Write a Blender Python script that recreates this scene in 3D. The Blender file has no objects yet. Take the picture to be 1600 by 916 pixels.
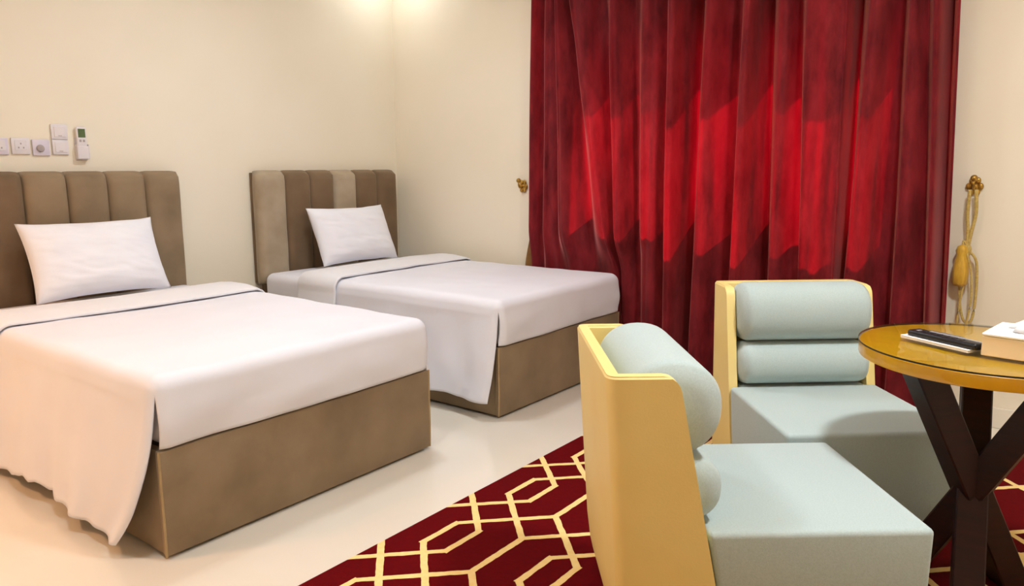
import bpy, bmesh, math, random
from mathutils import Vector, Matrix, noise

random.seed(4)
S = bpy.context.scene
COL = S.collection

# ------------------------------------------------------------------ camera
F_PX, PITCH, ROLL, YAW = 1170.0, 0.1654, -0.0032, 0.6524
CAM = Vector((4.2616, -2.0272, 1.23))
fw = Vector((-math.sin(YAW)*math.cos(PITCH), math.cos(YAW)*math.cos(PITCH), -math.sin(PITCH)))
rt = Vector((math.cos(YAW), math.sin(YAW), 0)); up = rt.cross(fw)
r2 = rt*math.cos(ROLL)+up*math.sin(ROLL); u2 = up*math.cos(ROLL)-rt*math.sin(ROLL)
cd = bpy.data.cameras.new('camera'); cam = bpy.data.objects.new('camera', cd); COL.objects.link(cam)
cam.matrix_world = Matrix(((r2.x, u2.x, -fw.x, CAM.x), (r2.y, u2.y, -fw.y, CAM.y), (r2.z, u2.z, -fw.z, CAM.z), (0, 0, 0, 1)))
cd.sensor_width = 36; cd.lens = F_PX*36/1600; cd.clip_start = .02
S.camera = cam

# ------------------------------------------------------------------ sky, sun, exposure
world = bpy.data.worlds.new('sky'); S.world = world; world.use_nodes = True
bg = world.node_tree.nodes['Background']; bg.inputs[0].default_value = (.75, .87, 1, 1); bg.inputs[1].default_value = 2.5
sd = bpy.data.lights.new('sun', 'SUN'); sd.energy = 13; sd.angle = .03; sd.color = (1, .95, .88)
sun = bpy.data.objects.new('sun', sd); COL.objects.link(sun); sun.location = (3, 6, 5)
sun.rotation_euler = Vector((.10, -1, -1.15)).to_track_quat('-Z', 'Y').to_euler()
S.view_settings.view_transform = 'Standard'; S.view_settings.look = 'None'
S.view_settings.gamma = 1; S.view_settings.use_curve_mapping = False
S.view_settings.exposure = 0.0
S.cycles.max_bounces = 8; S.cycles.diffuse_bounces = 5; S.cycles.sample_clamp_indirect = 6

CEIL = 2.75
YW = 2.09                       # window wall
RX, RY = 5.6, -3.6              # right wall, wall behind the camera
# downlights: x, y, watts, colour, lens radius, spot cone (None = wide)
LIGHTS = [
    (2.5, -1.2, 18, (.90, .96, 1.02), .16, 'added white fill light in the ceiling over the open floor away from the curtain'),  # fill lamp added to brighten the chair back and bed foot, no known fixture
    (1.5, 0.45, 22, (.89, .96, 1.03), .16, 'recessed white downlight in the ceiling over the gap between the two beds'),
    (4.35, 0.0, 50, (.96, .97, .98), .14, 'recessed white downlight in the ceiling over the round table'),
    (0.26, 1.83, 2.6, (.92, .97, 1), .07, 'small cool white downlight in the ceiling near the corner by the curtain'),
    (1.0, -2.55, 26, (1, .52, .27), .12, 'warm amber downlight in the ceiling beside the bed under the sockets'),
]

# ------------------------------------------------------------------ helpers
def lin(c):
    return tuple(((v/255)/12.92 if v/255 <= .04045 else ((v/255+.055)/1.055)**2.4) for v in c)+(1,)

def mat(name, rgb, rough=.6, rgb2=None, nscale=8, ndetail=4, bump=0, bscale=200, metal=0, sheen=0, coat=0, spec=.5, stretch=(1, 1, 1), bstretch=(1, 1, 1), sheen_rough=.4, sheen_tint=None):
    m = bpy.data.materials.new(name); m.use_nodes = True
    nt = m.node_tree; N = nt.nodes; L = nt.links; b = N['Principled BSDF']
    b.inputs['Base Color'].default_value = lin(rgb); b.inputs['Roughness'].default_value = rough
    b.inputs['Metallic'].default_value = metal; b.inputs['Sheen Weight'].default_value = sheen
    b.inputs['Sheen Roughness'].default_value = sheen_rough
    if sheen_tint: b.inputs['Sheen Tint'].default_value = lin(sheen_tint)
    b.inputs['Coat Weight'].default_value = coat; b.inputs['Specular IOR Level'].default_value = spec
    tc = N.new('ShaderNodeTexCoord')
    if rgb2:
        mp = N.new('ShaderNodeMapping'); mp.inputs['Scale'].default_value = stretch; L.new(tc.outputs['Object'], mp.inputs[0])
        n = N.new('ShaderNodeTexNoise'); n.inputs['Scale'].default_value = nscale; n.inputs['Detail'].default_value = ndetail
        L.new(mp.outputs[0], n.inputs['Vector'])
        r = N.new('ShaderNodeValToRGB'); r.color_ramp.elements[0].position = .33; r.color_ramp.elements[1].position = .67
        r.color_ramp.elements[0].color = lin(rgb); r.color_ramp.elements[1].color = lin(rgb2)
        L.new(n.outputs[0], r.inputs[0]); L.new(r.outputs[0], b.inputs['Base Color'])
    if bump:
        mp2 = N.new('ShaderNodeMapping'); mp2.inputs['Scale'].default_value = bstretch; L.new(tc.outputs['Object'], mp2.inputs[0])
        n2 = N.new('ShaderNodeTexNoise'); n2.inputs['Scale'].default_value = bscale; n2.inputs['Detail'].default_value = 2
        L.new(mp2.outputs[0], n2.inputs['Vector'])
        bp = N.new('ShaderNodeBump'); bp.inputs['Strength'].default_value = bump; bp.inputs['Distance'].default_value = .003
        L.new(n2.outputs[0], bp.inputs['Height']); L.new(bp.outputs[0], b.inputs['Normal'])
    return m

M = {}
M['wall'] = mat('cream_paint', (239, 230, 210), .55, (236, 226, 204), 1.5, 2, .05, 120)
M['ceiling'] = mat('ceiling_paint', (244, 240, 232), .7, (241, 236, 228), 2, 2)
M['floor'] = mat('polished_cream_tile', (233, 226, 212), .16, (228, 220, 204), 1.8, 5, coat=.15)
M['skirting'] = mat('skirting_tile', (234, 226, 210), .3, (229, 220, 203), 3)
M['velvet'] = mat('taupe_velvet', (146, 124, 96), .85, (126, 106, 80), 5, 4, .25, 350, sheen=.35, sheen_tint=(230, 210, 180))
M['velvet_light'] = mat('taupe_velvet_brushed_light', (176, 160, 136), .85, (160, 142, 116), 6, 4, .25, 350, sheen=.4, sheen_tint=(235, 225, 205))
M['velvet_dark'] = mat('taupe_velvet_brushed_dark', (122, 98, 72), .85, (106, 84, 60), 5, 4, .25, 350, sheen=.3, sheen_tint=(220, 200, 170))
M['piping'] = mat('tan_piping', (172, 146, 104), .7, (160, 134, 94), 20)
M['sheet'] = mat('white_cotton', (231, 231, 238), .8, (227, 226, 233), 3, 3, .12, 500, sheen=.15)
M['sheet_band'] = mat('white_cotton_band', (232, 231, 234), .8, (227, 226, 229), 3, 3, .12, 500, sheen=.15)
M['pillow'] = mat('white_pillowcase', (238, 238, 243), .8, (234, 233, 239), 4, 3, .15, 300, sheen=.15)
M['leather'] = mat('pale_tan_leather', (246, 222, 148), .5, (242, 216, 138), 4, 3, .08, 250)
M['linen'] = mat('pale_grey_blue_linen', (185, 200, 199), .9, (175, 191, 189), 260, 2, .18, 520, stretch=(1, 1, 1), sheen=.25)
M['dark_wood'] = mat('dark_mahogany', (50, 15, 8), .45, (30, 8, 5), 9, 5, .05, 60, stretch=(1, 1, 7), spec=.35)
M['gold_wood'] = mat('golden_varnished_wood', (226, 168, 10), .3, (212, 148, 6), 3.5, 5, stretch=(1, 6, 1), coat=.5)
M['black_line'] = mat('dark_edge', (40, 30, 16), .4, (30, 22, 12), 10)
M['gold'] = mat('antique_gold', (196, 158, 74), .35, (160, 120, 50), 30, 3, metal=.75)
M['gold_cord'] = mat('gold_cord', (205, 180, 104), .6, (180, 150, 74), 120, 2, .4, 300, sheen=.3)
M['gold_fringe'] = mat('yellow_gold_fringe', (216, 172, 52), .6, (190, 144, 36), 160, 2, .5, 300, sheen=.4, stretch=(1, 1, .05))
M['plastic'] = mat('white_plastic', (226, 220, 222), .35, (222, 215, 216), 10)
M['plastic_lilac'] = mat('cool_white_plastic', (218, 210, 222), .35, (212, 204, 216), 10)
M['plastic_grey'] = mat('grey_plastic', (170, 160, 158), .5, (160, 150, 150), 10)  # plain grey plastic of dial, pin holes, indicators and buttons
M['green_screen'] = mat('grey_green_display', (92, 112, 72), .25, (82, 100, 64), 20)
M['black'] = mat('black_plastic', (24, 24, 30), .35, (16, 16, 22), 15)
M['silver'] = mat('silver_plastic', (190, 190, 196), .35, (176, 176, 184), 15, metal=.5)
M['paper'] = mat('white_paper', (242, 240, 238), .7, (238, 235, 232), 8)
M['card'] = mat('cream_card', (240, 220, 184), .6, (236, 214, 176), 6)
M['tissue'] = mat('white_tissue', (250, 250, 250), .9, (246, 246, 248), 12, sheen=.2)
M['alu'] = mat('white_aluminium', (226, 226, 226), .4, (218, 218, 218), 9)
M['lining'] = mat('brown_gold_lining', (150, 104, 44), .6, (120, 80, 32), 12, sheen=.3)
M['concrete'] = mat('outside_paving', (176, 168, 156), .9, (160, 152, 140), 2)

def emission(name, col, st):
    m = bpy.data.materials.new(name); m.use_nodes = True; nt = m.node_tree; nt.nodes.clear()
    e = nt.nodes.new('ShaderNodeEmission'); e.inputs[0].default_value = (*col, 1); e.inputs[1].default_value = st
    o = nt.nodes.new('ShaderNodeOutputMaterial'); nt.links.new(e.outputs[0], o.inputs[0]); return m

def glass_pane(name, tint=(.95, .98, .97), gl=.08, rough=.02):
    m = bpy.data.materials.new(name); m.use_nodes = True; nt = m.node_tree; nt.nodes.clear(); L = nt.links
    t = nt.nodes.new('ShaderNodeBsdfTransparent'); t.inputs[0].default_value = (*tint, 1)
    g = nt.nodes.new('ShaderNodeBsdfGlossy'); g.inputs['Roughness'].default_value = rough
    lw = nt.nodes.new('ShaderNodeLayerWeight'); lw.inputs[0].default_value = .5
    pw = nt.nodes.new('ShaderNodeMath'); pw.operation = 'POWER'; pw.inputs[1].default_value = 5; L.new(lw.outputs['Facing'], pw.inputs[0])
    fr = nt.nodes.new('ShaderNodeMath'); fr.operation = 'MULTIPLY_ADD'; fr.inputs[1].default_value = .45; fr.inputs[2].default_value = .03; L.new(pw.outputs[0], fr.inputs[0])
    mx = nt.nodes.new('ShaderNodeMixShader'); o = nt.nodes.new('ShaderNodeOutputMaterial')
    L.new(fr.outputs[0], mx.inputs[0]); L.new(t.outputs[0], mx.inputs[1]); L.new(g.outputs[0], mx.inputs[2]); L.new(mx.outputs[0], o.inputs[0])
    return m
M['glass'] = glass_pane('clear_glass')

def curtain_material():
    m = bpy.data.materials.new('crimson_velvet_curtain'); m.use_nodes = True
    nt = m.node_tree; N = nt.nodes; L = nt.links; b = N['Principled BSDF']; out = N['Material Output']
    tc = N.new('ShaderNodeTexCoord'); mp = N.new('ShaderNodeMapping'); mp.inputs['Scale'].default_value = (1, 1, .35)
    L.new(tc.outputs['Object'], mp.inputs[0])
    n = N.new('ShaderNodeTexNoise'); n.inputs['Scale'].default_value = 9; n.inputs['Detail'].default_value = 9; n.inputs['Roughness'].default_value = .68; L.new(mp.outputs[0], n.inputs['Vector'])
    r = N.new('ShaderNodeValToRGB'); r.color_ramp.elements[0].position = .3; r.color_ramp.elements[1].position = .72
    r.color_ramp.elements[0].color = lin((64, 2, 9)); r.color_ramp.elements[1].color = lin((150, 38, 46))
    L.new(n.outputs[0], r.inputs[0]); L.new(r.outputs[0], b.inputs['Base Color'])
    b.inputs['Roughness'].default_value = .75; b.inputs['Sheen Weight'].default_value = 1
    b.inputs['Sheen Roughness'].default_value = .38; b.inputs['Sheen Tint'].default_value = lin((250, 165, 160))
    b.inputs['Specular IOR Level'].default_value = .2
    n2 = N.new('ShaderNodeTexNoise'); n2.inputs['Scale'].default_value = 320; L.new(tc.outputs['Object'], n2.inputs['Vector'])
    bp = N.new('ShaderNodeBump'); bp.inputs['Strength'].default_value = .25; bp.inputs['Distance'].default_value = .003
    L.new(n2.outputs[0], bp.inputs['Height']); L.new(bp.outputs[0], b.inputs['Normal'])
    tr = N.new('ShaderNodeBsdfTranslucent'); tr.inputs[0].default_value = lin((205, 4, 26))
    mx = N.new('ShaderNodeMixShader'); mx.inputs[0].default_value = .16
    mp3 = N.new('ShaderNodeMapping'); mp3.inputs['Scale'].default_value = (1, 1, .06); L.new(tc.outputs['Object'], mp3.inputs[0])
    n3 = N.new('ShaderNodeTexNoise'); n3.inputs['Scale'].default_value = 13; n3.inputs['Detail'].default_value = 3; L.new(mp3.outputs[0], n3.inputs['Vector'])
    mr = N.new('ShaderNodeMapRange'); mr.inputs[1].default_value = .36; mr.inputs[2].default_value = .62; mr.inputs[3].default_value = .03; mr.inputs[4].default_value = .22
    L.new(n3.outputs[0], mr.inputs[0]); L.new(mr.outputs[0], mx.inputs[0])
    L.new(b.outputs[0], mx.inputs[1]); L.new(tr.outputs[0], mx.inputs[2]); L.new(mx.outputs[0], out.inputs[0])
    return m
M['curtain'] = curtain_material()

def rug_material():
    m = bpy.data.materials.new('crimson_rug_with_gold_lattice'); m.use_nodes = True
    nt = m.node_tree; N = nt.nodes; L = nt.links; b = N['Principled BSDF']
    tc = N.new('ShaderNodeTexCoord'); sp = N.new('ShaderNodeSeparateXYZ')
    # slightly wavering woven lines
    wn = N.new('ShaderNodeTexNoise'); wn.inputs['Scale'].default_value = 22; L.new(tc.outputs['Object'], wn.inputs['Vector'])
    ws = N.new('ShaderNodeVectorMath'); ws.operation = 'SUBTRACT'; ws.inputs[1].default_value = (.5, .5, .5); L.new(wn.outputs['Color'], ws.inputs[0])
    wm = N.new('ShaderNodeVectorMath'); wm.operation = 'SCALE'; wm.inputs['Scale'].default_value = .008; L.new(ws.outputs[0], wm.inputs[0])
    wa = N.new('ShaderNodeVectorMath'); wa.operation = 'ADD'; L.new(tc.outputs['Object'], wa.inputs[0]); L.new(wm.outputs[0], wa.inputs[1])
    L.new(wa.outputs[0], sp.inputs[0])
    def mth(op, a, c=None):
        n = N.new('ShaderNodeMath'); n.operation = op
        for i, v in enumerate((a, c)):
            if v is None: continue
            if isinstance(v, (int, float)): n.inputs[i].default_value = v
            else: L.new(v, n.inputs[i])
        return n.outputs[0]
    u = mth('PINGPONG', mth('SUBTRACT', sp.outputs[0], 2.676-.395*20), .1975)
    w = mth('PINGPONG', mth('SUBTRACT', sp.outputs[1], .17-.46*20), .23)
    a_ = mth('MAXIMUM', mth('ABSOLUTE', mth('SUBTRACT', u, .05)), mth('SUBTRACT', w, .083))
    b_ = mth('MAXIMUM', mth('MULTIPLY', mth('ABSOLUTE', mth('SUBTRACT', mth('ADD', u, w), .133)), .7071), mth('SUBTRACT', u, .05))
    c_ = mth('MULTIPLY', mth('ABSOLUTE', mth('SUBTRACT', mth('SUBTRACT', w, u), .133)), .7071)
    d_ = mth('MULTIPLY', mth('ABSOLUTE', mth('SUBTRACT', mth('ADD', w, u), .328)), .7071)
    e_ = mth('MAXIMUM', mth('ABSOLUTE', mth('SUBTRACT', u, .1975)), mth('SUBTRACT', w, .1305))
    d = mth('MINIMUM', mth('MINIMUM', mth('MINIMUM', a_, b_), mth('MINIMUM', c_, d_)), e_)
    k = mth('LESS_THAN', d, .0115)
    n = N.new('ShaderNodeTexNoise'); n.inputs['Scale'].default_value = 60; n.inputs['Detail'].default_value = 4; L.new(tc.outputs['Object'], n.inputs['Vector'])
    rr = N.new('ShaderNodeValToRGB'); rr.color_ramp.elements[0].color = lin((82, 0, 4)); rr.color_ramp.elements[1].color = lin((108, 2, 9)); L.new(n.outputs[0], rr.inputs[0])
    rc = N.new('ShaderNodeValToRGB'); rc.color_ramp.elements[0].color = lin((244, 206, 122)); rc.color_ramp.elements[1].color = lin((252, 230, 168)); L.new(n.outputs[0], rc.inputs[0])
    mx = N.new('ShaderNodeMix'); mx.data_type = 'RGBA'; L.new(k, mx.inputs['Factor']); L.new(rr.outputs[0], mx.inputs['A']); L.new(rc.outputs[0], mx.inputs['B'])
    L.new(mx.outputs['Result'], b.inputs['Base Color']); b.inputs['Roughness'].default_value = .95; b.inputs['Specular IOR Level'].default_value = .1
    n2 = N.new('ShaderNodeTexNoise'); n2.inputs['Scale'].default_value = 400; L.new(tc.outputs['Object'], n2.inputs['Vector'])
    bp = N.new('ShaderNodeBump'); bp.inputs['Strength'].default_value = .5; bp.inputs['Distance'].default_value = .004
    L.new(n2.outputs[0], bp.inputs['Height']); L.new(bp.outputs[0], b.inputs['Normal'])
    return m
M['rug'] = rug_material()

def obj(name, bm, m, parent=None, smooth=False, angle=None):
    me = bpy.data.meshes.new(name); bmesh.ops.recalc_face_normals(bm, faces=bm.faces); bm.to_mesh(me); bm.free()
    me.materials.append(M[m] if isinstance(m, str) else m)
    o = bpy.data.objects.new(name, me); COL.objects.link(o)
    if parent: o.parent = parent
    if smooth:
        for p in me.polygons: p.use_smooth = True
        if angle: me.set_sharp_from_angle(angle=math.radians(angle))
    return o
def tag(o, label, cat, group=None):
    o['label'] = label; o['category'] = cat
    if group: o['group'] = group
    return o
def thing(name, label, cat, loc=(0, 0, 0), rz=0, group=None):
    o = bpy.data.objects.new(name, None); COL.objects.link(o); o.location = loc; o.rotation_euler = (0, 0, rz)
    o.empty_display_size = .1
    return tag(o, label, cat, group)
def struct(o): o['kind'] = 'structure'; return o
def solid(o, t, off=-1):
    md = o.modifiers.new('solid', 'SOLIDIFY'); md.thickness = t; md.offset = off; return o

def box(bm, x0, x1, y0, y1, z0, z1, bev=0, seg=2):
    r = bmesh.ops.create_cube(bm, size=1, matrix=Matrix.Translation(((x0+x1)/2, (y0+y1)/2, (z0+z1)/2)) @ Matrix.Diagonal((x1-x0, y1-y0, z1-z0, 1)))
    if bev:
        es = {e for v in r['verts'] for e in v.link_edges}
        bmesh.ops.bevel(bm, geom=list(es), offset=bev, segments=seg, profile=.5, affect='EDGES')
    return bm
def B(*a, **k): return box(bmesh.new(), *a, **k)
def grid(bm, nu, nv, f, closed_v=False, skip=None):
    V = [[bm.verts.new(f(i, j)) for j in range(nv)] for i in range(nu)]
    for i in range(nu-1):
        for j in range(nv if closed_v else nv-1):
            if skip and skip(i, j): continue
            j2 = (j+1) % nv
            bm.faces.new((V[i][j], V[i+1][j], V[i+1][j2], V[i][j2]))
    return V
def lathe(bm, prof, n=32, cx=0, cy=0, z0=0):
    V = [[bm.verts.new((cx+r*math.cos(2*math.pi*j/n), cy+r*math.sin(2*math.pi*j/n), z0+z)) for j in range(n)] for r, z in prof]
    for i in range(len(V)-1):
        for j in range(n): bm.faces.new((V[i][j], V[i][(j+1) % n], V[i+1][(j+1) % n], V[i+1][j]))
    bm.faces.new(V[0][::-1]); bm.faces.new(V[-1]); return bm
def tube(bm, pts, rad, n=8):
    pts = [Vector(p) for p in pts]; V = []
    a = Vector((0, 0, 1))
    for i, p in enumerate(pts):
        t = (pts[min(i+1, len(pts)-1)]-pts[max(i-1, 0)]).normalized()
        s = t.cross(a)
        if s.length < .05: s = t.cross(Vector((1, 0, 0)))
        s.normalize(); q = s.cross(t)
        r = rad[i] if isinstance(rad, (list, tuple)) else rad
        V.append([bm.verts.new(p+(s*math.cos(2*math.pi*j/n)+q*math.sin(2*math.pi*j/n))*r) for j in range(n)])
    for i in range(len(V)-1):
        for j in range(n): bm.faces.new((V[i][j], V[i+1][j], V[i+1][(j+1) % n], V[i][(j+1) % n]))
    bm.faces.new(V[0]); bm.faces.new(V[-1][::-1]); return bm
def spline(pts, k=8):
    P = [Vector(p) for p in pts]; out = []
    for i in range(len(P)-1):
        p0, p1, p2, p3 = P[max(i-1, 0)], P[i], P[i+1], P[min(i+2, len(P)-1)]
        for j in range(k):
            t = j/k
            out.append(.5*((2*p1)+(p2-p0)*t+(2*p0-5*p1+4*p2-p3)*t*t+(3*p1-p0-3*p2+p3)*t**3))
    return out+[P[-1]]
def sstep(a, b, x):
    t = max(0, min(1, (x-a)/(b-a))); return t*t*(3-2*t)
def nz(*a): return noise.noise(Vector(a))

# ------------------------------------------------------------------ room shell
struct(obj('floor', B(-.2, RX+.2, RY-.2, YW+.2, -.1, 0), 'floor'))
struct(obj('ceiling', B(-.2, RX+.2, RY-.2, YW+.2, CEIL, CEIL+.1), 'ceiling'))
struct(obj('wall_left', B(-.2, 0, RY-.2, YW+.2, 0, CEIL), 'wall'))
struct(obj('wall_right', B(RX, RX+.2, RY-.2, YW+.2, 0, CEIL), 'wall'))
struct(obj('wall_front', B(0, RX, RY-.2, RY, 0, CEIL), 'wall'))
WX0, WX1, WZ0, WZ1 = 1.60, 3.50, .96, 1.95
bm = bmesh.new()
box(bm, 0, WX0, YW, YW+.2, 0, CEIL); box(bm, WX1, RX, YW, YW+.2, 0, CEIL)
box(bm, WX0, WX1, YW, YW+.2, 0, WZ0); box(bm, WX0, WX1, YW, YW+.2, WZ1, CEIL)
struct(obj('wall_back', bm, 'wall'))
win = bpy.data.objects.new('window_1', None); COL.objects.link(win); win.location = ((WX0+WX1)/2, YW+.15, WZ0); struct(win)
wx = (WX1-WX0)/2; wh = WZ1-WZ0
bm = bmesh.new()
for a in ((-wx, -wx+.05, 0, wh), (wx-.05, wx, 0, wh), (-wx+.05, wx-.05, 0, .05), (-wx+.05, wx-.05, wh-.05, wh)):
    box(bm, a[0], a[1], -.02, .02, a[2], a[3])
obj('window_frame', bm, 'alu', win)
obj('pane', B(-wx+.05, wx-.05, -.003, .003, .05, wh-.05), 'glass', win)
obj('window_sill', B(-wx+.001, wx-.001, -.148, -.022, 0, .012, .003), 'skirting', win)
def skirting(name, x0, x1, y0, y1):
    bm = B(x0, x1, y0, y1, 0, .10, .004); struct(obj(name, bm, 'skirting'))
skirting('baseboard_left', 0, .012, RY+.012, YW-.012)
skirting('baseboard_back', 0, RX, YW-.012, YW)
skirting('baseboard_right', RX-.012, RX, RY+.012, YW-.012)
skirting('baseboard_front', 0, RX, RY, RY+.012)

# ------------------------------------------------------------------ ceiling downlights
for x, y, watt, colr, rad, lab in LIGHTS:
    t = thing('ceiling_downlight', lab, 'light', (x, y, CEIL), group='recessed ceiling downlights')
    bm = bmesh.new(); n = 40
    prof = [(rad+.03, 0), (rad+.028, -.008), (rad+.004, -.012), (rad, -.004)]
    grid(bm, 4, n, lambda i, j: (prof[i][0]*math.cos(2*math.pi*j/n), prof[i][0]*math.sin(2*math.pi*j/n), prof[i][1]), True)
    obj('trim_ring', bm, 'plastic', t, True)
    bm = bmesh.new(); bmesh.ops.create_circle(bm, cap_ends=True, radius=rad, segments=40, matrix=Matrix.Translation((0, 0, -.004)))
    obj('diffuser', bm, emission('lamp_glow', colr, 4), t)
    ld = bpy.data.lights.new('downlight_lamp', 'AREA'); ld.shape = 'DISK'; ld.size = rad*2; ld.energy = watt; ld.color = colr
    if colr[2] < .5: ld.spread = math.radians(115)
    lo = bpy.data.objects.new('downlight_lamp', ld); COL.objects.link(lo); lo.parent = t; lo.location = (0, 0, -.014)

# ------------------------------------------------------------------ beds
HB, HM, HH = .362, .585, 1.21          # base top, mattress top, headboard top
FOOT = 2.06
def make_bed(y0, wid, hy0, hw_, mats, label):
    """y0 = edge of the base away from the curtain wall; hy0 / hw_ = headboard start and width"""
    t = thing('bed', label, 'bed', (1.05, y0+wid/2, 0), group='upholstered single beds')
    ox, oy = -1.05, -(y0+wid/2)
    def put(name, bm, m, smooth=True, angle=40):
        bmesh.ops.translate(bm, verts=bm.verts, vec=(ox, oy, 0)); return obj(name, bm, m, t, smooth, angle)
    put('headboard_board', B(.004, .055, hy0, hy0+hw_, .50, HH-.004, .004), 'velvet_dark')
    for s in (0, 1):
        yl = hy0+.045 if s == 0 else hy0+hw_-.045-.12
        put('headboard_leg', B(.006, .05, yl, yl+.12, 0, .50, .004), 'velvet_dark')
    n = len(mats); w = hw_/n
    for k, mm in enumerate(mats):
        bm = bmesh.new(); a, b = hy0+k*w+.0015, hy0+(k+1)*w-.0015
        z0, z1 = .50, HH
        NU, NV = 15, 25
        def f(i, j, a=a, b=b, k=k):
            q = -1+2*i/(NU-1); v = -1+2*j/(NV-1)
            y = (a+b)/2+(b-a)/2*q; z = (z0+z1)/2+(z1-z0)/2*v
            th = .062*(max(0, 1-abs(q)**9))**.5*(max(0, 1-abs(v)**40))**.5
            return (.045+th+.003*nz(y*7, z*5, k), y, z)
        grid(bm, NU, NV, f); 
        o = put('headboard_panel', bm, mm, True, None); solid(o, .012, -1)
    put('foot_panel', B(2.022, 2.05, y0, y0+wid, .012, HB, .006), 'velvet')
    put('side_panel', B(.11, 2.022, y0+.004, y0+.03, .012, HB, .005), 'velvet')
    put('side_panel', B(.11, 2.022, y0+wid-.03, y0+wid-.004, .012, HB, .005), 'velvet')
    for yy in (y0-.001, y0+wid+.001):
        put('corner_piping', tube(bmesh.new(), [(2.047, yy, .014), (2.049, yy, .12), (2.047, yy, .24), (2.048, yy, HB)], .0045, 8), 'piping')
    put('base_deck', B(.11, 2.02, y0+.031, y0+wid-.031, .28, HB-.002, .003), 'velvet_dark')
    for sx in (.2, 1.95):
        for sy in (y0+.08, y0+wid-.14):
            put('foot', B(sx, sx+.05, sy, sy+.05, 0, .28, .004), 'black')
    return t

def make_mattress(y0, wid, label):
    bm = B(.125, 2.035, y0+.01, y0+wid-.01, HB+.002, HM-.012, .05, 5)
    return tag(obj('mattress', bm, 'sheet', None, True, 60), label, 'mattress', 'mattresses in white fitted sheets')

def make_duvet(y0, wid, label, hem, taper, ruffle, rdrop, seed, flare):
    yc = y0+wid/2; hw = wid/2+.012; R = .055; top = HM+.012
    xf = FOOT; x0 = .62
    # length-wise samples
    us = [x0+(xf-R-x0)*i/64 for i in range(65)]; nflat = len(us)
    us += [xf-R+R*math.pi/2*i/8 for i in range(1, 9)]
    us += [xf-R+R*math.pi/2+.172*i/14 for i in range(1, 15)]
    LD = top-hem-R
    side = lambda L, n: [hw-R+R*math.pi/2*i/8 for i in range(1, 9)]+[hw-R+R*math.pi/2+L*i/n for i in range(1, n+1)]
    vl = [-s for s in side(LD, 34)][::-1]; vr = side(rdrop, 14)
    vs = vl+[-(hw-R)+2*(hw-R)*i/40 for i in range(41)]+vr
    jl, jr = 34, len(vl)+41+8
    def P(u, v):
        s = abs(v); sg = -1 if v < 0 else 1; e = f2 = fa = fb = 0
        if s <= hw-R: y = s
        elif s <= hw-R+R*math.pi/2+1e-9: y, fa = hw-R, min(1, (s-hw+R)/(R*math.pi/2))
        else: e = s-(hw-R+R*math.pi/2); y, fa = hw-R, 1
        if u <= xf-R: x = u
        elif u <= xf-R+R*math.pi/2+1e-9: x, fb = xf-R, min(1, (u-xf+R)/(R*math.pi/2))
        else: f2 = u-(xf-R+R*math.pi/2); x, fb = xf-R, 1
        th_ = max(fa, fb)*math.pi/2
        az = 0 if fa == fb == 0 else (fa/fb*math.pi/4 if fb >= fa else math.pi/2-fb/fa*math.pi/4)
        x += R*math.sin(th_)*math.cos(az); y += R*math.sin(th_)*math.sin(az)
        z = top-R+R*math.cos(th_)-e-f2
        if e > 0:
            q = e/LD
            k = 1 if sg < 0 else .35
            fold = math.sin(x*15+seed*2+.9*math.sin(x*5+seed))+.5*math.sin(x*31+seed)
            y += k*(flare*q**1.2+ruffle*q*fold*.6+.010*q*nz(x*8, z*6, seed))
            near = sstep(1.45, xf, x)
            x -= taper*near*q**3*(1 if sg < 0 else .3)
            if sg < 0:
                z += q*.03*(.5+nz(x*4, seed, 3)+.8*nz(x*14, seed, 9))*(1-near)
                y += .015*near*q
                y = max(y, hw+.004) if u <= xf-R else y
        elif f2 > 0:
            x += .006*math.sin(v*6+seed)*f2/.18+.012*nz(v*5, z*9, seed)*min(1, f2/.08)+.008*math.sin(f2/.172*math.pi)
        else:
            z += .005*nz(x*3, v*3, seed)+.003*nz(x*9, v*8, seed+3)
        return (x, yc+sg*y, z)
    bm = bmesh.new()
    V = grid(bm, len(us), len(vs), lambda i, j: P(us[i], vs[j]), skip=lambda i, j: i >= nflat+7 and (j < jl or j >= jr-1))
    for v in [v for v in bm.verts if not v.link_faces]: bm.verts.remove(v)
    o = obj('top_sheet', bm, 'sheet', None, True); solid(o, .011, -1)
    tag(o, label, 'bed sheet', 'white top sheets')
    # turned-down band at the head end
    bx0, bx1 = .50, .86
    th = .02
    def Pb(i, j):
        q = i/26
        a = bx0+(bx1-bx0)*q
        lift = th+.012*math.sin(math.pi*min(1, q*1.05))
        if q > .9: lift = th-.004*((q-.9)/.1)**2
        if q < .06: lift = th*(q/.06)+.002
        v = vsb[j]; s = abs(v); sg = -1 if v < 0 else 1
        H = hw+.002; RR = R
        if s <= H-RR: y, d, nx, nzz = s, 0, 0, 1
        elif s <= H-RR+RR*math.pi/2: ang = (s-H+RR)/RR; y, d, nx, nzz = H-RR+RR*math.sin(ang), RR*(1-math.cos(ang)), math.sin(ang), math.cos(ang)
        else: y, d, nx, nzz = H, RR+s-(H-RR+RR*math.pi/2), 1, 0
        y += nx*lift; z = top+.001-d+nzz*lift
        if nx == 1:
            qd = (d-RR)/LD; y += flare*qd**1.2*(1 if sg < 0 else .3)+.004*math.sin(z*20)
        a += .012*math.sin(v*4+seed)+.006*nz(v*6, seed, 1)
        return (a, yc+sg*y, z+.003*nz(a*12, v*5, seed))
    vsb = [-s for s in side(LD-.02, 24)][::-1]+[-(hw-R)+2*(hw-R)*i/40 for i in range(41)]+side(min(rdrop, .2), 8)
    bm = bmesh.new(); grid(bm, 27, len(vsb), Pb)
    b = obj('turned_down_band', bm, 'sheet_band', o, True); solid(b, .010, -1)
    b['label'] = 'turned-down white sheet band across the head end'
    return o

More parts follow.
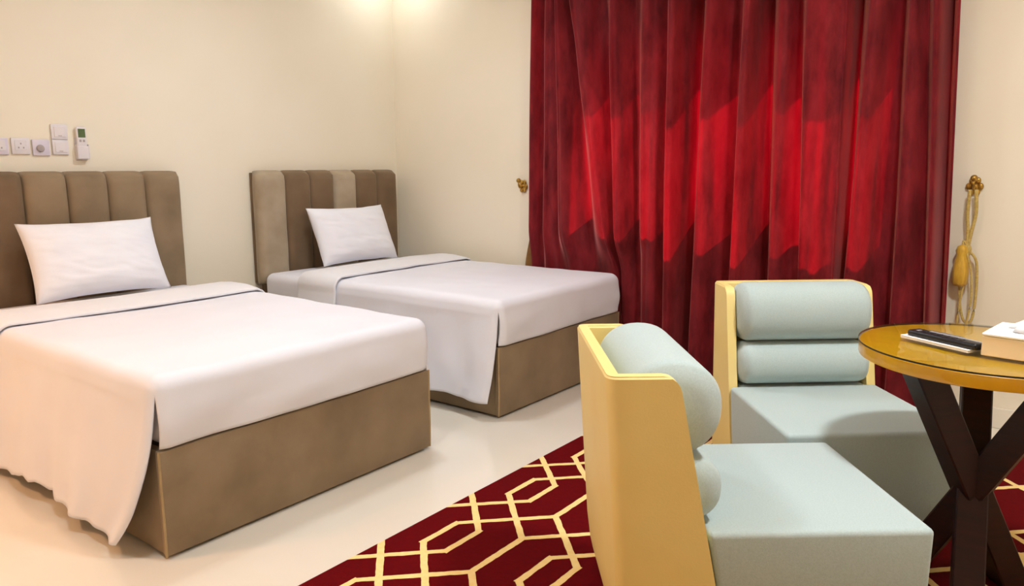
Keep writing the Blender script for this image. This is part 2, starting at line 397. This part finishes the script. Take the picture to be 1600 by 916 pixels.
def make_pillow(loc_b, loc_t, yc, w, label, seed):
    """loc_b, loc_t: (x, z) of bottom and top edges"""
    h = math.hypot(loc_t[0]-loc_b[0], loc_t[1]-loc_b[1]); T = .085
    ex = Vector((0, 1, 0)); ey = Vector((loc_t[0]-loc_b[0], 0, loc_t[1]-loc_b[1])).normalized(); ez = ex.cross(ey)
    c = Vector(((loc_b[0]+loc_t[0])/2, yc, (loc_b[1]+loc_t[1])/2))
    bm = bmesh.new(); n = 45
    for sg in (-1, 1):
        def f(i, j, sg=sg):
            a = -1+2*i/(n-1); b = -1+2*j/(n-1)
            ca = math.copysign(abs(a)**.9, a); cb = math.copysign(abs(b)**.9, b)
            x = ca*w/2*(1-.055*(1-b*b)); y = cb*h/2*(1-.085*(1-a*a))
            th = T*(max(0, 1-a**4)*max(0, 1-b**4))**.55*(1-.12*(a*a+b*b))
            ed = min(1-abs(a), 1-abs(b))
            wr = (.008*nz(a*2.2+b*2.6, b*2.8-a, seed)+.005*nz(a*4, b*9+a*3, seed+2))*min(1, ed*6)
            p = c+ex*x+ey*(y+.006*nz(a*2, seed, 5)*abs(b))+ez*(sg*(th+(wr if th > .01 else 0)))
            return p
        grid(bm, n, n, f)
    bmesh.ops.remove_doubles(bm, verts=bm.verts, dist=.0008)
    o = obj('pillow', bm, 'pillow', None, True)
    return tag(o, label, 'pillow', 'white pillows leaning on headboards')

Y1, Y2 = -.938, .762
W1, W2 = 1.205, 1.18
make_bed(Y1, W1, Y1, 1.212, ['velvet', 'velvet_dark', 'velvet', 'velvet', 'velvet', 'velvet'], 'taupe velvet bed with evenly brown channelled headboard under the wall sockets')
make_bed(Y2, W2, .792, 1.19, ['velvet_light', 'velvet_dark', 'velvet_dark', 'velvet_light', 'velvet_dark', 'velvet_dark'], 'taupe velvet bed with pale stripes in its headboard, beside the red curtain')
make_mattress(Y1, W1, 'white sheeted mattress on the bed under the wall sockets')
make_mattress(Y2, W2, 'white sheeted mattress on the bed beside the red curtain')
make_duvet(Y1, W1, 'white top sheet on the bed under the sockets, draped almost to the floor', .05, .13, .022, .34, 1.3, .065)
make_duvet(Y2, W2, 'white top sheet on the bed beside the red curtain, hanging over one side', .09, .02, .016, .15, 4.1, .045)
make_pillow((.375, .60), (.215, .975), -.30, .66, 'creased white pillow leaning on the headboard under the wall sockets', 2.0)
make_pillow((.375, .60), (.215, .975), 1.385, .66, 'smooth white pillow leaning on the pale-striped headboard near the curtain', 7.0)

# ------------------------------------------------------------------ rug
bm = B(2.513, 5.2, -1.9, 1.78, .0005, .012, .003)
tag(obj('rug', bm, 'rug'), 'crimson rug with a gold interlaced hexagon lattice under chairs and table', 'rug')
RUGZ = .012

# ------------------------------------------------------------------ curtain
XT = [1.345, 1.419, 1.497, 1.545, 1.588, 1.652, 1.714, 1.878, 1.987, 2.071, 2.184, 2.294, 2.372, 2.477, 2.578, 2.712, 2.798, 2.869, 2.965, 3.032, 3.107, 3.259, 3.303, 3.39, 3.494, 3.549, 3.596, 3.635, 3.687, 3.725]
XB = [1.325, 1.405, 1.483, 1.559, 1.622, 1.804, 1.945, 1.985, 2.022, 2.122, 2.208, 2.313, 2.394, 2.474, 2.553, 2.722, 2.777, 2.902, 2.971, 3.097, 3.129, 3.281, 3.311, 3.35, 3.527, 3.563, 3.674, 3.701, 3.741, 3.775]
DP = [.45, .05, .6, .35, .95, .1, .9, .0, 1, .1, .8, .3, 1, 0, .8, .25, 1, 0, .75, .45, 1, .85, .0, .9, .15, .8, .4, .75, 0, .5]
def curtain_y(q, zz):
    t = (zz-.755)/(2.07-.755)
    t = max(-.35, min(1.3, t))
    xs = [b+(a-b)*t for a, b in zip(XT, XB)]
    k = q*(len(xs)-1); i = min(len(xs)-2, int(k)); f = k-i
    x = xs[i]+(xs[i+1]-xs[i])*f
    g = .5-.5*math.cos(math.pi*f)
    g = g+(.18 if DP[i+1] > DP[i] else -.18)*math.sin(math.pi*f)
    d = DP[i]+(DP[i+1]-DP[i])*g
    amp = .045+.150*max(sstep(2.05, 2.35, x), .6*sstep(.58, .85, zz))
    sub = .007*math.sin(x*61+1.5*math.sin(zz*1.3))*(1+1.2*nz(x*3, zz*.6, 4))
    return x, 2.060-amp*d-.010*nz(x*7, zz*1.3, 1)-sub
bm = bmesh.new(); NQ = (len(XT)-1)*14+1; NZ = 60
ZC0, ZC1 = .03, 2.58
def fc(i, j):
    z = ZC0+(ZC1-ZC0)*j/(NZ-1); x, y = curtain_y(i/(NQ-1), z); return (x, y, z)
grid(bm, NQ, NZ, fc)
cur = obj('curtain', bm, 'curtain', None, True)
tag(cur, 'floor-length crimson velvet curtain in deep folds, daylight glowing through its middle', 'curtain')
# tan lining showing at the edge of the curtain above the bed
bm = bmesh.new()
def fl(i, j):
    z = .40+(1.02-.40)*j/20; q = i/6
    wdt = .085*(1-sstep(.5, 1.02, z))+.004
    return (1.335-wdt*q, 2.062+.008*math.sin(q*3), z)
grid(bm, 7, 21, fl); ln = obj('lining', bm, 'lining', cur, True); solid(ln, .004, 1); ln['label'] = 'brown gold lining turned out at the edge'
rail = thing('curtain_rail', 'slim gold curtain rail on the wall above the crimson curtain', 'curtain rail', (2.55, 2.04, 2.60))
obj('pole', tube(bmesh.new(), [(-1.4, 0, 0), (1.4, 0, 0)], .014, 14), 'gold', rail, True)
for s in (-1.4, 1.4):
    obj('finial', lathe(bmesh.new(), [(.004, -.03), (.02, -.02), (.028, 0), (.02, .02), (.004, .03)], 16, s, 0, 0), 'gold', rail, True)
    obj('bracket', B(s*.93-.012, s*.93+.012, .0, .05, -.02, .02, .003), 'gold', rail)

# ------------------------------------------------------------------ tieback hooks and tassel
def hook(x, z, label):
    t = thing('tieback_hook', label, 'hook', (x, YW, z), group='gold tieback hooks on the curtain wall')
    bm = bmesh.new()
    lathe(bm, [(.030, 0), (.028, .006), (.020, .010), (.016, .016), (.006, .020)], 18)
    bmesh.ops.rotate(bm, verts=bm.verts, cent=(0, 0, 0), matrix=Matrix.Rotation(math.radians(90), 3, 'X'))
    obj('rosette', bm, 'gold', t, True)
    bm = bmesh.new()
    tube(bm, spline([(0, -.01, 0), (0, -.045, -.006), (0, -.062, .012), (0, -.06, .034)], 5), .006, 8)
    obj('stem', bm, 'gold', t, True)
    for k in range(6):
        a = k*math.pi/3
        bm = bmesh.new(); bmesh.ops.create_uvsphere(bm, u_segments=10, v_segments=6, radius=.013, matrix=Matrix.Translation((.024*math.cos(a), -.012, .030*math.sin(a)+.004)) @ Matrix.Diagonal((1, .6, 1.25, 1)))
        obj('petal', bm, 'gold', t, True)
    bm = bmesh.new(); bmesh.ops.create_uvsphere(bm, u_segments=12, v_segments=8, radius=.016, matrix=Matrix.Translation((0, -.062, .042)))
    obj('knob', bm, 'gold', t, True)
    return t
hook(3.838, 1.135, 'ornate gold hook on the wall that carries the tassel cord')
hook(1.222, 1.105, 'small gold hook on the wall between bed and curtain')
tb = thing('curtain_tieback', 'gold cord tieback with tassel hanging loose from the wall hook by the table', 'tieback', (3.84, 2.05, 1.13))
def loc(pts): return [(x-3.84, y-2.05, z-1.13) for x, y, z in pts]
obj('cord', tube(bmesh.new(), spline(loc([(3.826, 2.032, 1.125), (3.824, 2.04, 1.02), (3.832, 2.045, .93), (3.833, 2.045, .855)]), 8), .008, 8), 'gold_cord', tb, True)
obj('cord', tube(bmesh.new(), spline(loc([(3.850, 2.032, 1.125), (3.858, 2.04, 1.02), (3.846, 2.045, .93), (3.838, 2.045, .855)]), 8), .008, 8), 'gold_cord', tb, True)
obj('knot', lathe(bmesh.new(), [(.006, -.035), (.017, -.025), (.02, -.005), (.016, .012), (.006, .022)], 14, 3.836-3.84, -.005, .85-1.13), 'gold_cord', tb, True)
obj('loop', tube(bmesh.new(), spline(loc([(3.83, 2.045, .83), (3.815, 2.045, .75), (3.822, 2.045, .63), (3.84, 2.045, .53), (3.862, 2.045, .50), (3.884, 2.045, .53), (3.888, 2.045, .66), (3.878, 2.045, .79), (3.845, 2.045, .84)]), 8), .006, 8), 'gold_cord', tb, True)
obj('loop', tube(bmesh.new(), spline(loc([(3.838, 2.03, .83), (3.862, 2.03, .74), (3.872, 2.03, .60), (3.858, 2.03, .48), (3.838, 2.03, .45), (3.824, 2.03, .50), (3.83, 2.03, .62), (3.845, 2.03, .75), (3.84, 2.035, .83)]), 8), .005, 8), 'gold_cord', tb, True)
ts = obj('tassel', lathe(bmesh.new(), [(.004, .07), (.02, .062), (.028, .04), (.022, .02), (.030, -.01), (.036, -.06), (.034, -.11), (.026, -.125)], 22, 3.818-3.84, -.012, .80-1.13), 'gold_fringe', tb, True)
obj('cord', tube(bmesh.new(), spline(loc([(3.818, 2.038, .865), (3.818, 2.04, .885), (3.826, 2.04, .88), (3.834, 2.042, .86)]), 6), .005, 8), 'gold_cord', tb, True)

# ------------------------------------------------------------------ armchairs
ZS, CW, CDP, CH, WT, WBm = .40, .578, .775, .775, .162, .318
def make_chair(x, y, rz, label):
    t = thing('armchair', label, 'armchair', (x, y, RUGZ), rz, 'pale tan and grey lounge chairs around the table')
    h = CW/2; th = .034; zb = .035; zo = -RUGZ
    def wf(z):
        w = WBm+(WT-WBm)*z/CH; rr = .035
        if z > CH-rr: w -= rr*(1-math.sqrt(max(0, 1-((z-(CH-rr))/rr)**2)))
        return w
    def xb(z): return .05*(1-z/CH)+.03*max(0, 1-z/.2)**2
    zs = [zb, .08, .12, .2, .3, .4, .5, .6, .7, .74, .752, .762, .769, .773, CH]
    rc = .03
    def ring(z):
        a = xb(z); f = wf(z); out = []; inn = []
        e = .004*(1 if z > CH-.003 else 0)
        path = []
        for s in (-1, 1):
            pts = []
            for q in (0, .35, .7, 1): pts.append((f+(a+rc-f)*q, h, 0, 1))
            for k in range(1, 5):
                an = k/4*math.pi/2; pts.append((a+rc-rc*math.sin(an), h-rc+rc*math.cos(an), -math.sin(an), math.cos(an)))
            if s == -1: path += [(p[0], -p[1], p[2], -p[3]) for p in pts]
            else: path += pts[::-1]
        o = [(p[0]-p[2]*e, p[1]-p[3]*e) for p in path]; i_ = [(p[0]-p[2]*(th-e), p[1]-p[3]*(th-e)) for p in path]
        return o, i_
    bm = bmesh.new(); O = []; I = []
    for z in zs:
        o, i_ = ring(z)
        O.append([bm.verts.new((p[0], p[1], z+zo)) for p in o]); I.append([bm.verts.new((p[0], p[1], z+zo)) for p in i_])
    m = len(O[0])
    for k in range(len(zs)-1):
        for j in range(m-1):
            bm.faces.new((O[k][j], O[k][j+1], O[k+1][j+1], O[k+1][j])); bm.faces.new((I[k][j], I[k+1][j], I[k+1][j+1], I[k][j+1]))
        for j in (0, m-1): bm.faces.new((O[k][j], O[k+1][j], I[k+1][j], I[k][j]))
    for k in (0, -1):
        for j in range(m-1): bm.faces.new((O[k][j], O[k][j+1], I[k][j+1], I[k][j]))
    obj('shell', bm, 'leather', t, True, 40)
    # seat block with a slanted back that follows the shell's front edge
    bm = bmesh.new()
    prof = [(wf(ZS)+.004, ZS), (CDP, ZS), (CDP-.006, .05), (wf(.05)+.004, .05)]
    vs = []
    for s in (-1, 1): vs.append([bm.verts.new((p[0], s*(h-.002), p[1]+zo)) for p in prof])
    for j in range(4): bm.faces.new((vs[0][j], vs[0][(j+1) % 4], vs[1][(j+1) % 4], vs[1][j]))
    bm.faces.new(vs[0][::-1]); bm.faces.new(vs[1])
    bmesh.ops.recalc_face_normals(bm, faces=bm.faces)
    bmesh.ops.bevel(bm, geom=list(bm.edges), offset=.014, segments=4, profile=.5, affect='EDGES')
    se = obj('seat', bm, 'linen', t, True, 50)
    obj('seat_back_cushion', B(.085, wf(ZS)+.02, -h+th+.006, h-th-.006, .20+zo, ZS-.002+zo, .012, 3), 'linen', se, True, 50)
    tube_pts = [(wf(ZS)+.02, -h+.002, ZS-.006+zo), (CDP-.006, -h+.002, ZS-.006+zo)]
    # bolsters
    L = 2*(h-th)-.006
    for (cx, cz, rx, rz_) in ((.168, .680, .114, .112), (.190, .484, .100, .082)):
        bm = bmesh.new(); nu, nv = 40, 29
        def f(i, j, cx=cx, cz=cz, rx=rx, rz_=rz_):
            v = -1+2*i/(nv-1); k = (max(0, 1-abs(v)**12))**.5*.88+.12 if abs(v) < 1 else .12
            if abs(v) >= 1: k = .55
            else: k = max(.55, (1-max(0, (abs(v)-.86)/.14)**2*.28))
            an = 2*math.pi*j/nu
            ca, sa = math.cos(an), math.sin(an)
            px = math.copysign(abs(ca)**.9, ca); pz = math.copysign(abs(sa)**.9, sa)
            yy = v*L/2
            return (cx+px*rx*k, yy, cz+zo+pz*rz_*k)
        V = grid(bm, nv, nu, f, True); bm.faces.new(V[0]); bm.faces.new(V[-1][::-1])
        obj('bolster', bm, 'linen', t, True, 70)
    obj('plinth', B(.12, CDP-.03, -h+.03, h-.03, 0, .05+zo, .003), 'black', t)
    return t
make_chair(3.277, -.412, .683, 'tan shell armchair with grey bolsters, turned so its back faces the beds')
make_chair(3.301, 1.055, -.865, 'tan shell armchair with grey bolsters, standing against the red curtain')

# ------------------------------------------------------------------ table
TX, TY, TZ, TR = 4.078, .384, .74, .322
tb = thing('round_table', 'round golden table with glass top and three crossed dark wood legs', 'table', (TX, TY, RUGZ))
zo = -RUGZ
obj('table_top', lathe(bmesh.new(), [(TR-.01, TZ-.048+zo), (TR-.002, TZ-.045+zo), (TR, TZ-.04+zo), (TR, TZ-.011+zo), (TR-.003, TZ-.008+zo)], 96), 'gold_wood', tb, True, 40)
gt = obj('glass_top', lathe(bmesh.new(), [(TR-.003, TZ-.005+zo), (TR+.001, TZ-.004+zo), (TR+.001, TZ-.001+zo), (TR-.002, TZ+zo)], 96), 'glass', tb, True, 40)
obj('edge_band', (lambda bm: (grid(bm, 2, 96, lambda i, j: ((TR+.0022)*math.cos(2*math.pi*j/96), (TR+.0022)*math.sin(2*math.pi*j/96), TZ-.009+zo+i*.005), True), bm)[1])(bmesh.new()), 'black_line', tb, True)
ctr = Vector((math.sin(YAW), -math.cos(YAW), 0)); rgt = Vector((math.cos(YAW), math.sin(YAW), 0))
for dg, off in ((-27, .0), (97, .0), (-140, .0)):
    a = math.radians(dg); d = ctr*math.cos(a)+rgt*math.sin(a)
    p0 = d*.155; p1 = -d*.195+Vector((0, 0, TZ-.0485+zo))
    ax = (p1-p0); n1 = Vector((-d.y, d.x, 0)); hwid = .039
    n2 = n1.cross(ax.normalized()); bm = bmesh.new(); vv = []
    for base in (0, 1):
        row = []
        for sx, sy in ((-1, -1), (1, -1), (1, 1), (-1, 1)):
            q = p0+n1*sx*hwid+n2*sy*hwid
            tt = ((0 if base == 0 else p1.z)-q.z)/ax.z
            row.append(bm.verts.new(q+ax*tt))
        vv.append(row)
    for j in range(4): bm.faces.new((vv[0][j], vv[0][(j+1) % 4], vv[1][(j+1) % 4], vv[1][j]))
    bm.faces.new(vv[0][::-1]); bm.faces.new(vv[1])
    bmesh.ops.recalc_face_normals(bm, faces=bm.faces)
    bmesh.ops.bevel(bm, geom=list(bm.edges), offset=.004, segments=1, affect='EDGES')
    obj('leg', bm, 'dark_wood', tb)

# things on the table
def put_table(name, label, cat, x, y, ang, z=TZ+.0005): return thing(name, label, cat, (x, y, z), ang)
ang = math.atan2(-.115, .20)
t = put_table('notepad', 'white notepad lying under the black remote control on the table', 'notepad', 3.985, .345, ang)
obj('cover', B(-.105, .105, -.055, .055, .006, .0085, .001), 'paper', t)
obj('pages', B(-.104, .104, -.054, .054, 0, .0058), 'paper', t)
t = put_table('remote_control', 'slim black remote control with a silver strip on the notepad', 'remote control', 3.988, .322, ang, TZ+.0092)
body = obj('body', B(-.105, .105, -.028, .021, 0, .017, .006, 3), 'black', t, True, 40)
obj('silver_strip', B(-.06, .098, .006, .015, .0155, .0178, .0008), 'silver', t)
for k in range(7):
    for r in (-1, 0):
        obj('button', B(-.085+k*.022, -.075+k*.022, -.012+r*.0-.004+(.008 if r == 0 else 0), -.006+(.004 if r == 0 else 0), .0165, .0184, .0006), 'silver' if k == 0 else 'black', t)
t = put_table('pen', 'black pen lying behind the remote control on the notepad', 'pen', 3.992, .368, ang-.05, TZ+.0092)
bm = bmesh.new(); tube(bm, [(-.08, 0, .006), (-.068, 0, .006), (-.066, 0, .006), (.06, 0, .006), (.064, 0, .006), (.072, 0, .006)], [.002, .005, .0055, .0055, .005, .003], 10); obj('barrel', bm, 'black', t, True, 40)
obj('clip', B(-.03, .045, -.0012, .0012, .0118, .0132), 'silver', t)
t = put_table('tissue_box', 'cream tissue box with white tissues on the round table', 'tissue box', 4.205, .32, .0)
t.rotation_euler = (0, 0, math.atan2(-.03, .2))
obj('box_body', B(-.115, .115, -.095, .095, 0, .052, .003), 'card', t)
obj('lid', B(-.117, .117, -.097, .097, .0525, .062, .006, 3), 'tissue', t, True, 40)
bm = bmesh.new()
def ft(i, j):
    a = 2*math.pi*j/28; r = [.055, .06, .045, .03, .012][i]*(1+.25*math.sin(3*a+i)+.15*math.sin(5*a)); return (r*1.25*math.cos(a), r*.8*math.sin(a), [.0625, .07, .083, .092, .096][i]+.006*math.sin(4*a+i))
V = grid(bm, 5, 28, ft, True); bm.faces.new(V[-1]); bm.faces.new(V[0][::-1])
obj('tissue', bm, 'tissue', t, True)

# ------------------------------------------------------------------ wall plates above the bed
def plate(y0, y1, z0, z1, label, kind, m='plastic'):
    t = thing('wall_socket' if kind != 'switch' else 'wall_switch', label, 'socket' if kind != 'switch' else 'switch', (0, (y0+y1)/2, (z0+z1)/2))
    hy, hz = (y1-y0)/2, (z1-z0)/2
    obj('plate', B(.0005, .012, -hy, hy, -hz, hz, .003, 2), m, t, True, 40)
    if kind == 'socket':
        obj('face', B(.0115, .014, -hy+.014, hy-.014, -hz+.02, hz-.010, .001), 'plastic', t)
        for dy, dz in ((0, .012), (-.011, -.008), (.011, -.008)):
            obj('pin_hole', B(.0135, .0145, dy-.003, dy+.003, dz-.004, dz+.004), 'plastic_grey', t)
    elif kind == 'round':
        bm = bmesh.new(); lathe(bm, [(.018, 0), (.018, .008), (.014, .012)], 20)
        bmesh.ops.rotate(bm, verts=bm.verts, cent=(0, 0, 0), matrix=Matrix.Rotation(math.radians(90), 3, 'Y'))
        bmesh.ops.translate(bm, verts=bm.verts, vec=(.0115, -.006, -.004))
        obj('dial', bm, 'plastic_grey', t, True, 40)
    else:
        obj('rocker', B(.0115, .0150, -.027, .027, -.026, .026, .0015), 'plastic', t)
        obj('indicator', B(.0146, .0155, -.009, .009, -.0215, -.0185), 'plastic_grey', t)
    return t
plate(-.629, -.545, 1.303, 1.384, 'white wall socket farthest from the remote holder', 'socket', 'plastic_lilac')
plate(-.532, -.449, 1.306, 1.386, 'white wall socket between the far socket and the dial plate', 'socket')
plate(-.438, -.358, 1.300, 1.380, 'lilac white wall plate with a round grey dial', 'round', 'plastic_lilac')
plate(-.345, -.266, 1.384, 1.460, 'white wall switch, upper of the stacked pair', 'switch')
plate(-.345, -.268, 1.306, 1.382, 'white wall switch, lower of the stacked pair', 'switch')
t = thing('remote_holder', 'small white wall cradle holding the air conditioner remote', 'holder', (0, -.205, 1.34))
obj('back_plate', B(.0005, .006, -.030, .030, -.062, .055, .003), 'plastic', t)
obj('cup', B(.006, .034, -.030, -.026, -.055, .02, .002), 'plastic', t)
obj('cup', B(.006, .034, .026, .030, -.055, .02, .002), 'plastic', t)
obj('cup_front', B(.030, .034, -.026, .026, -.055, .012, .0015), 'plastic', t)
obj('cup_floor', B(.006, .030, -.026, .026, -.055, -.050), 'plastic', t)
t = thing('air_conditioner_remote', 'white remote control with green display standing in the wall cradle', 'remote control', (.0075, -.205, 1.2905))
obj('body', B(0, .020, -.0245, .0245, 0, .160, .006, 3), 'plastic', t, True, 40)
obj('display', B(.0195, .0208, -.018, .018, .105, .150, .001), 'green_screen', t)
for k in range(2):
    obj('button', B(.0195, .0212, -.014+.017*k, -.003+.017*k, .082, .094, .0008), 'plastic_grey', t)
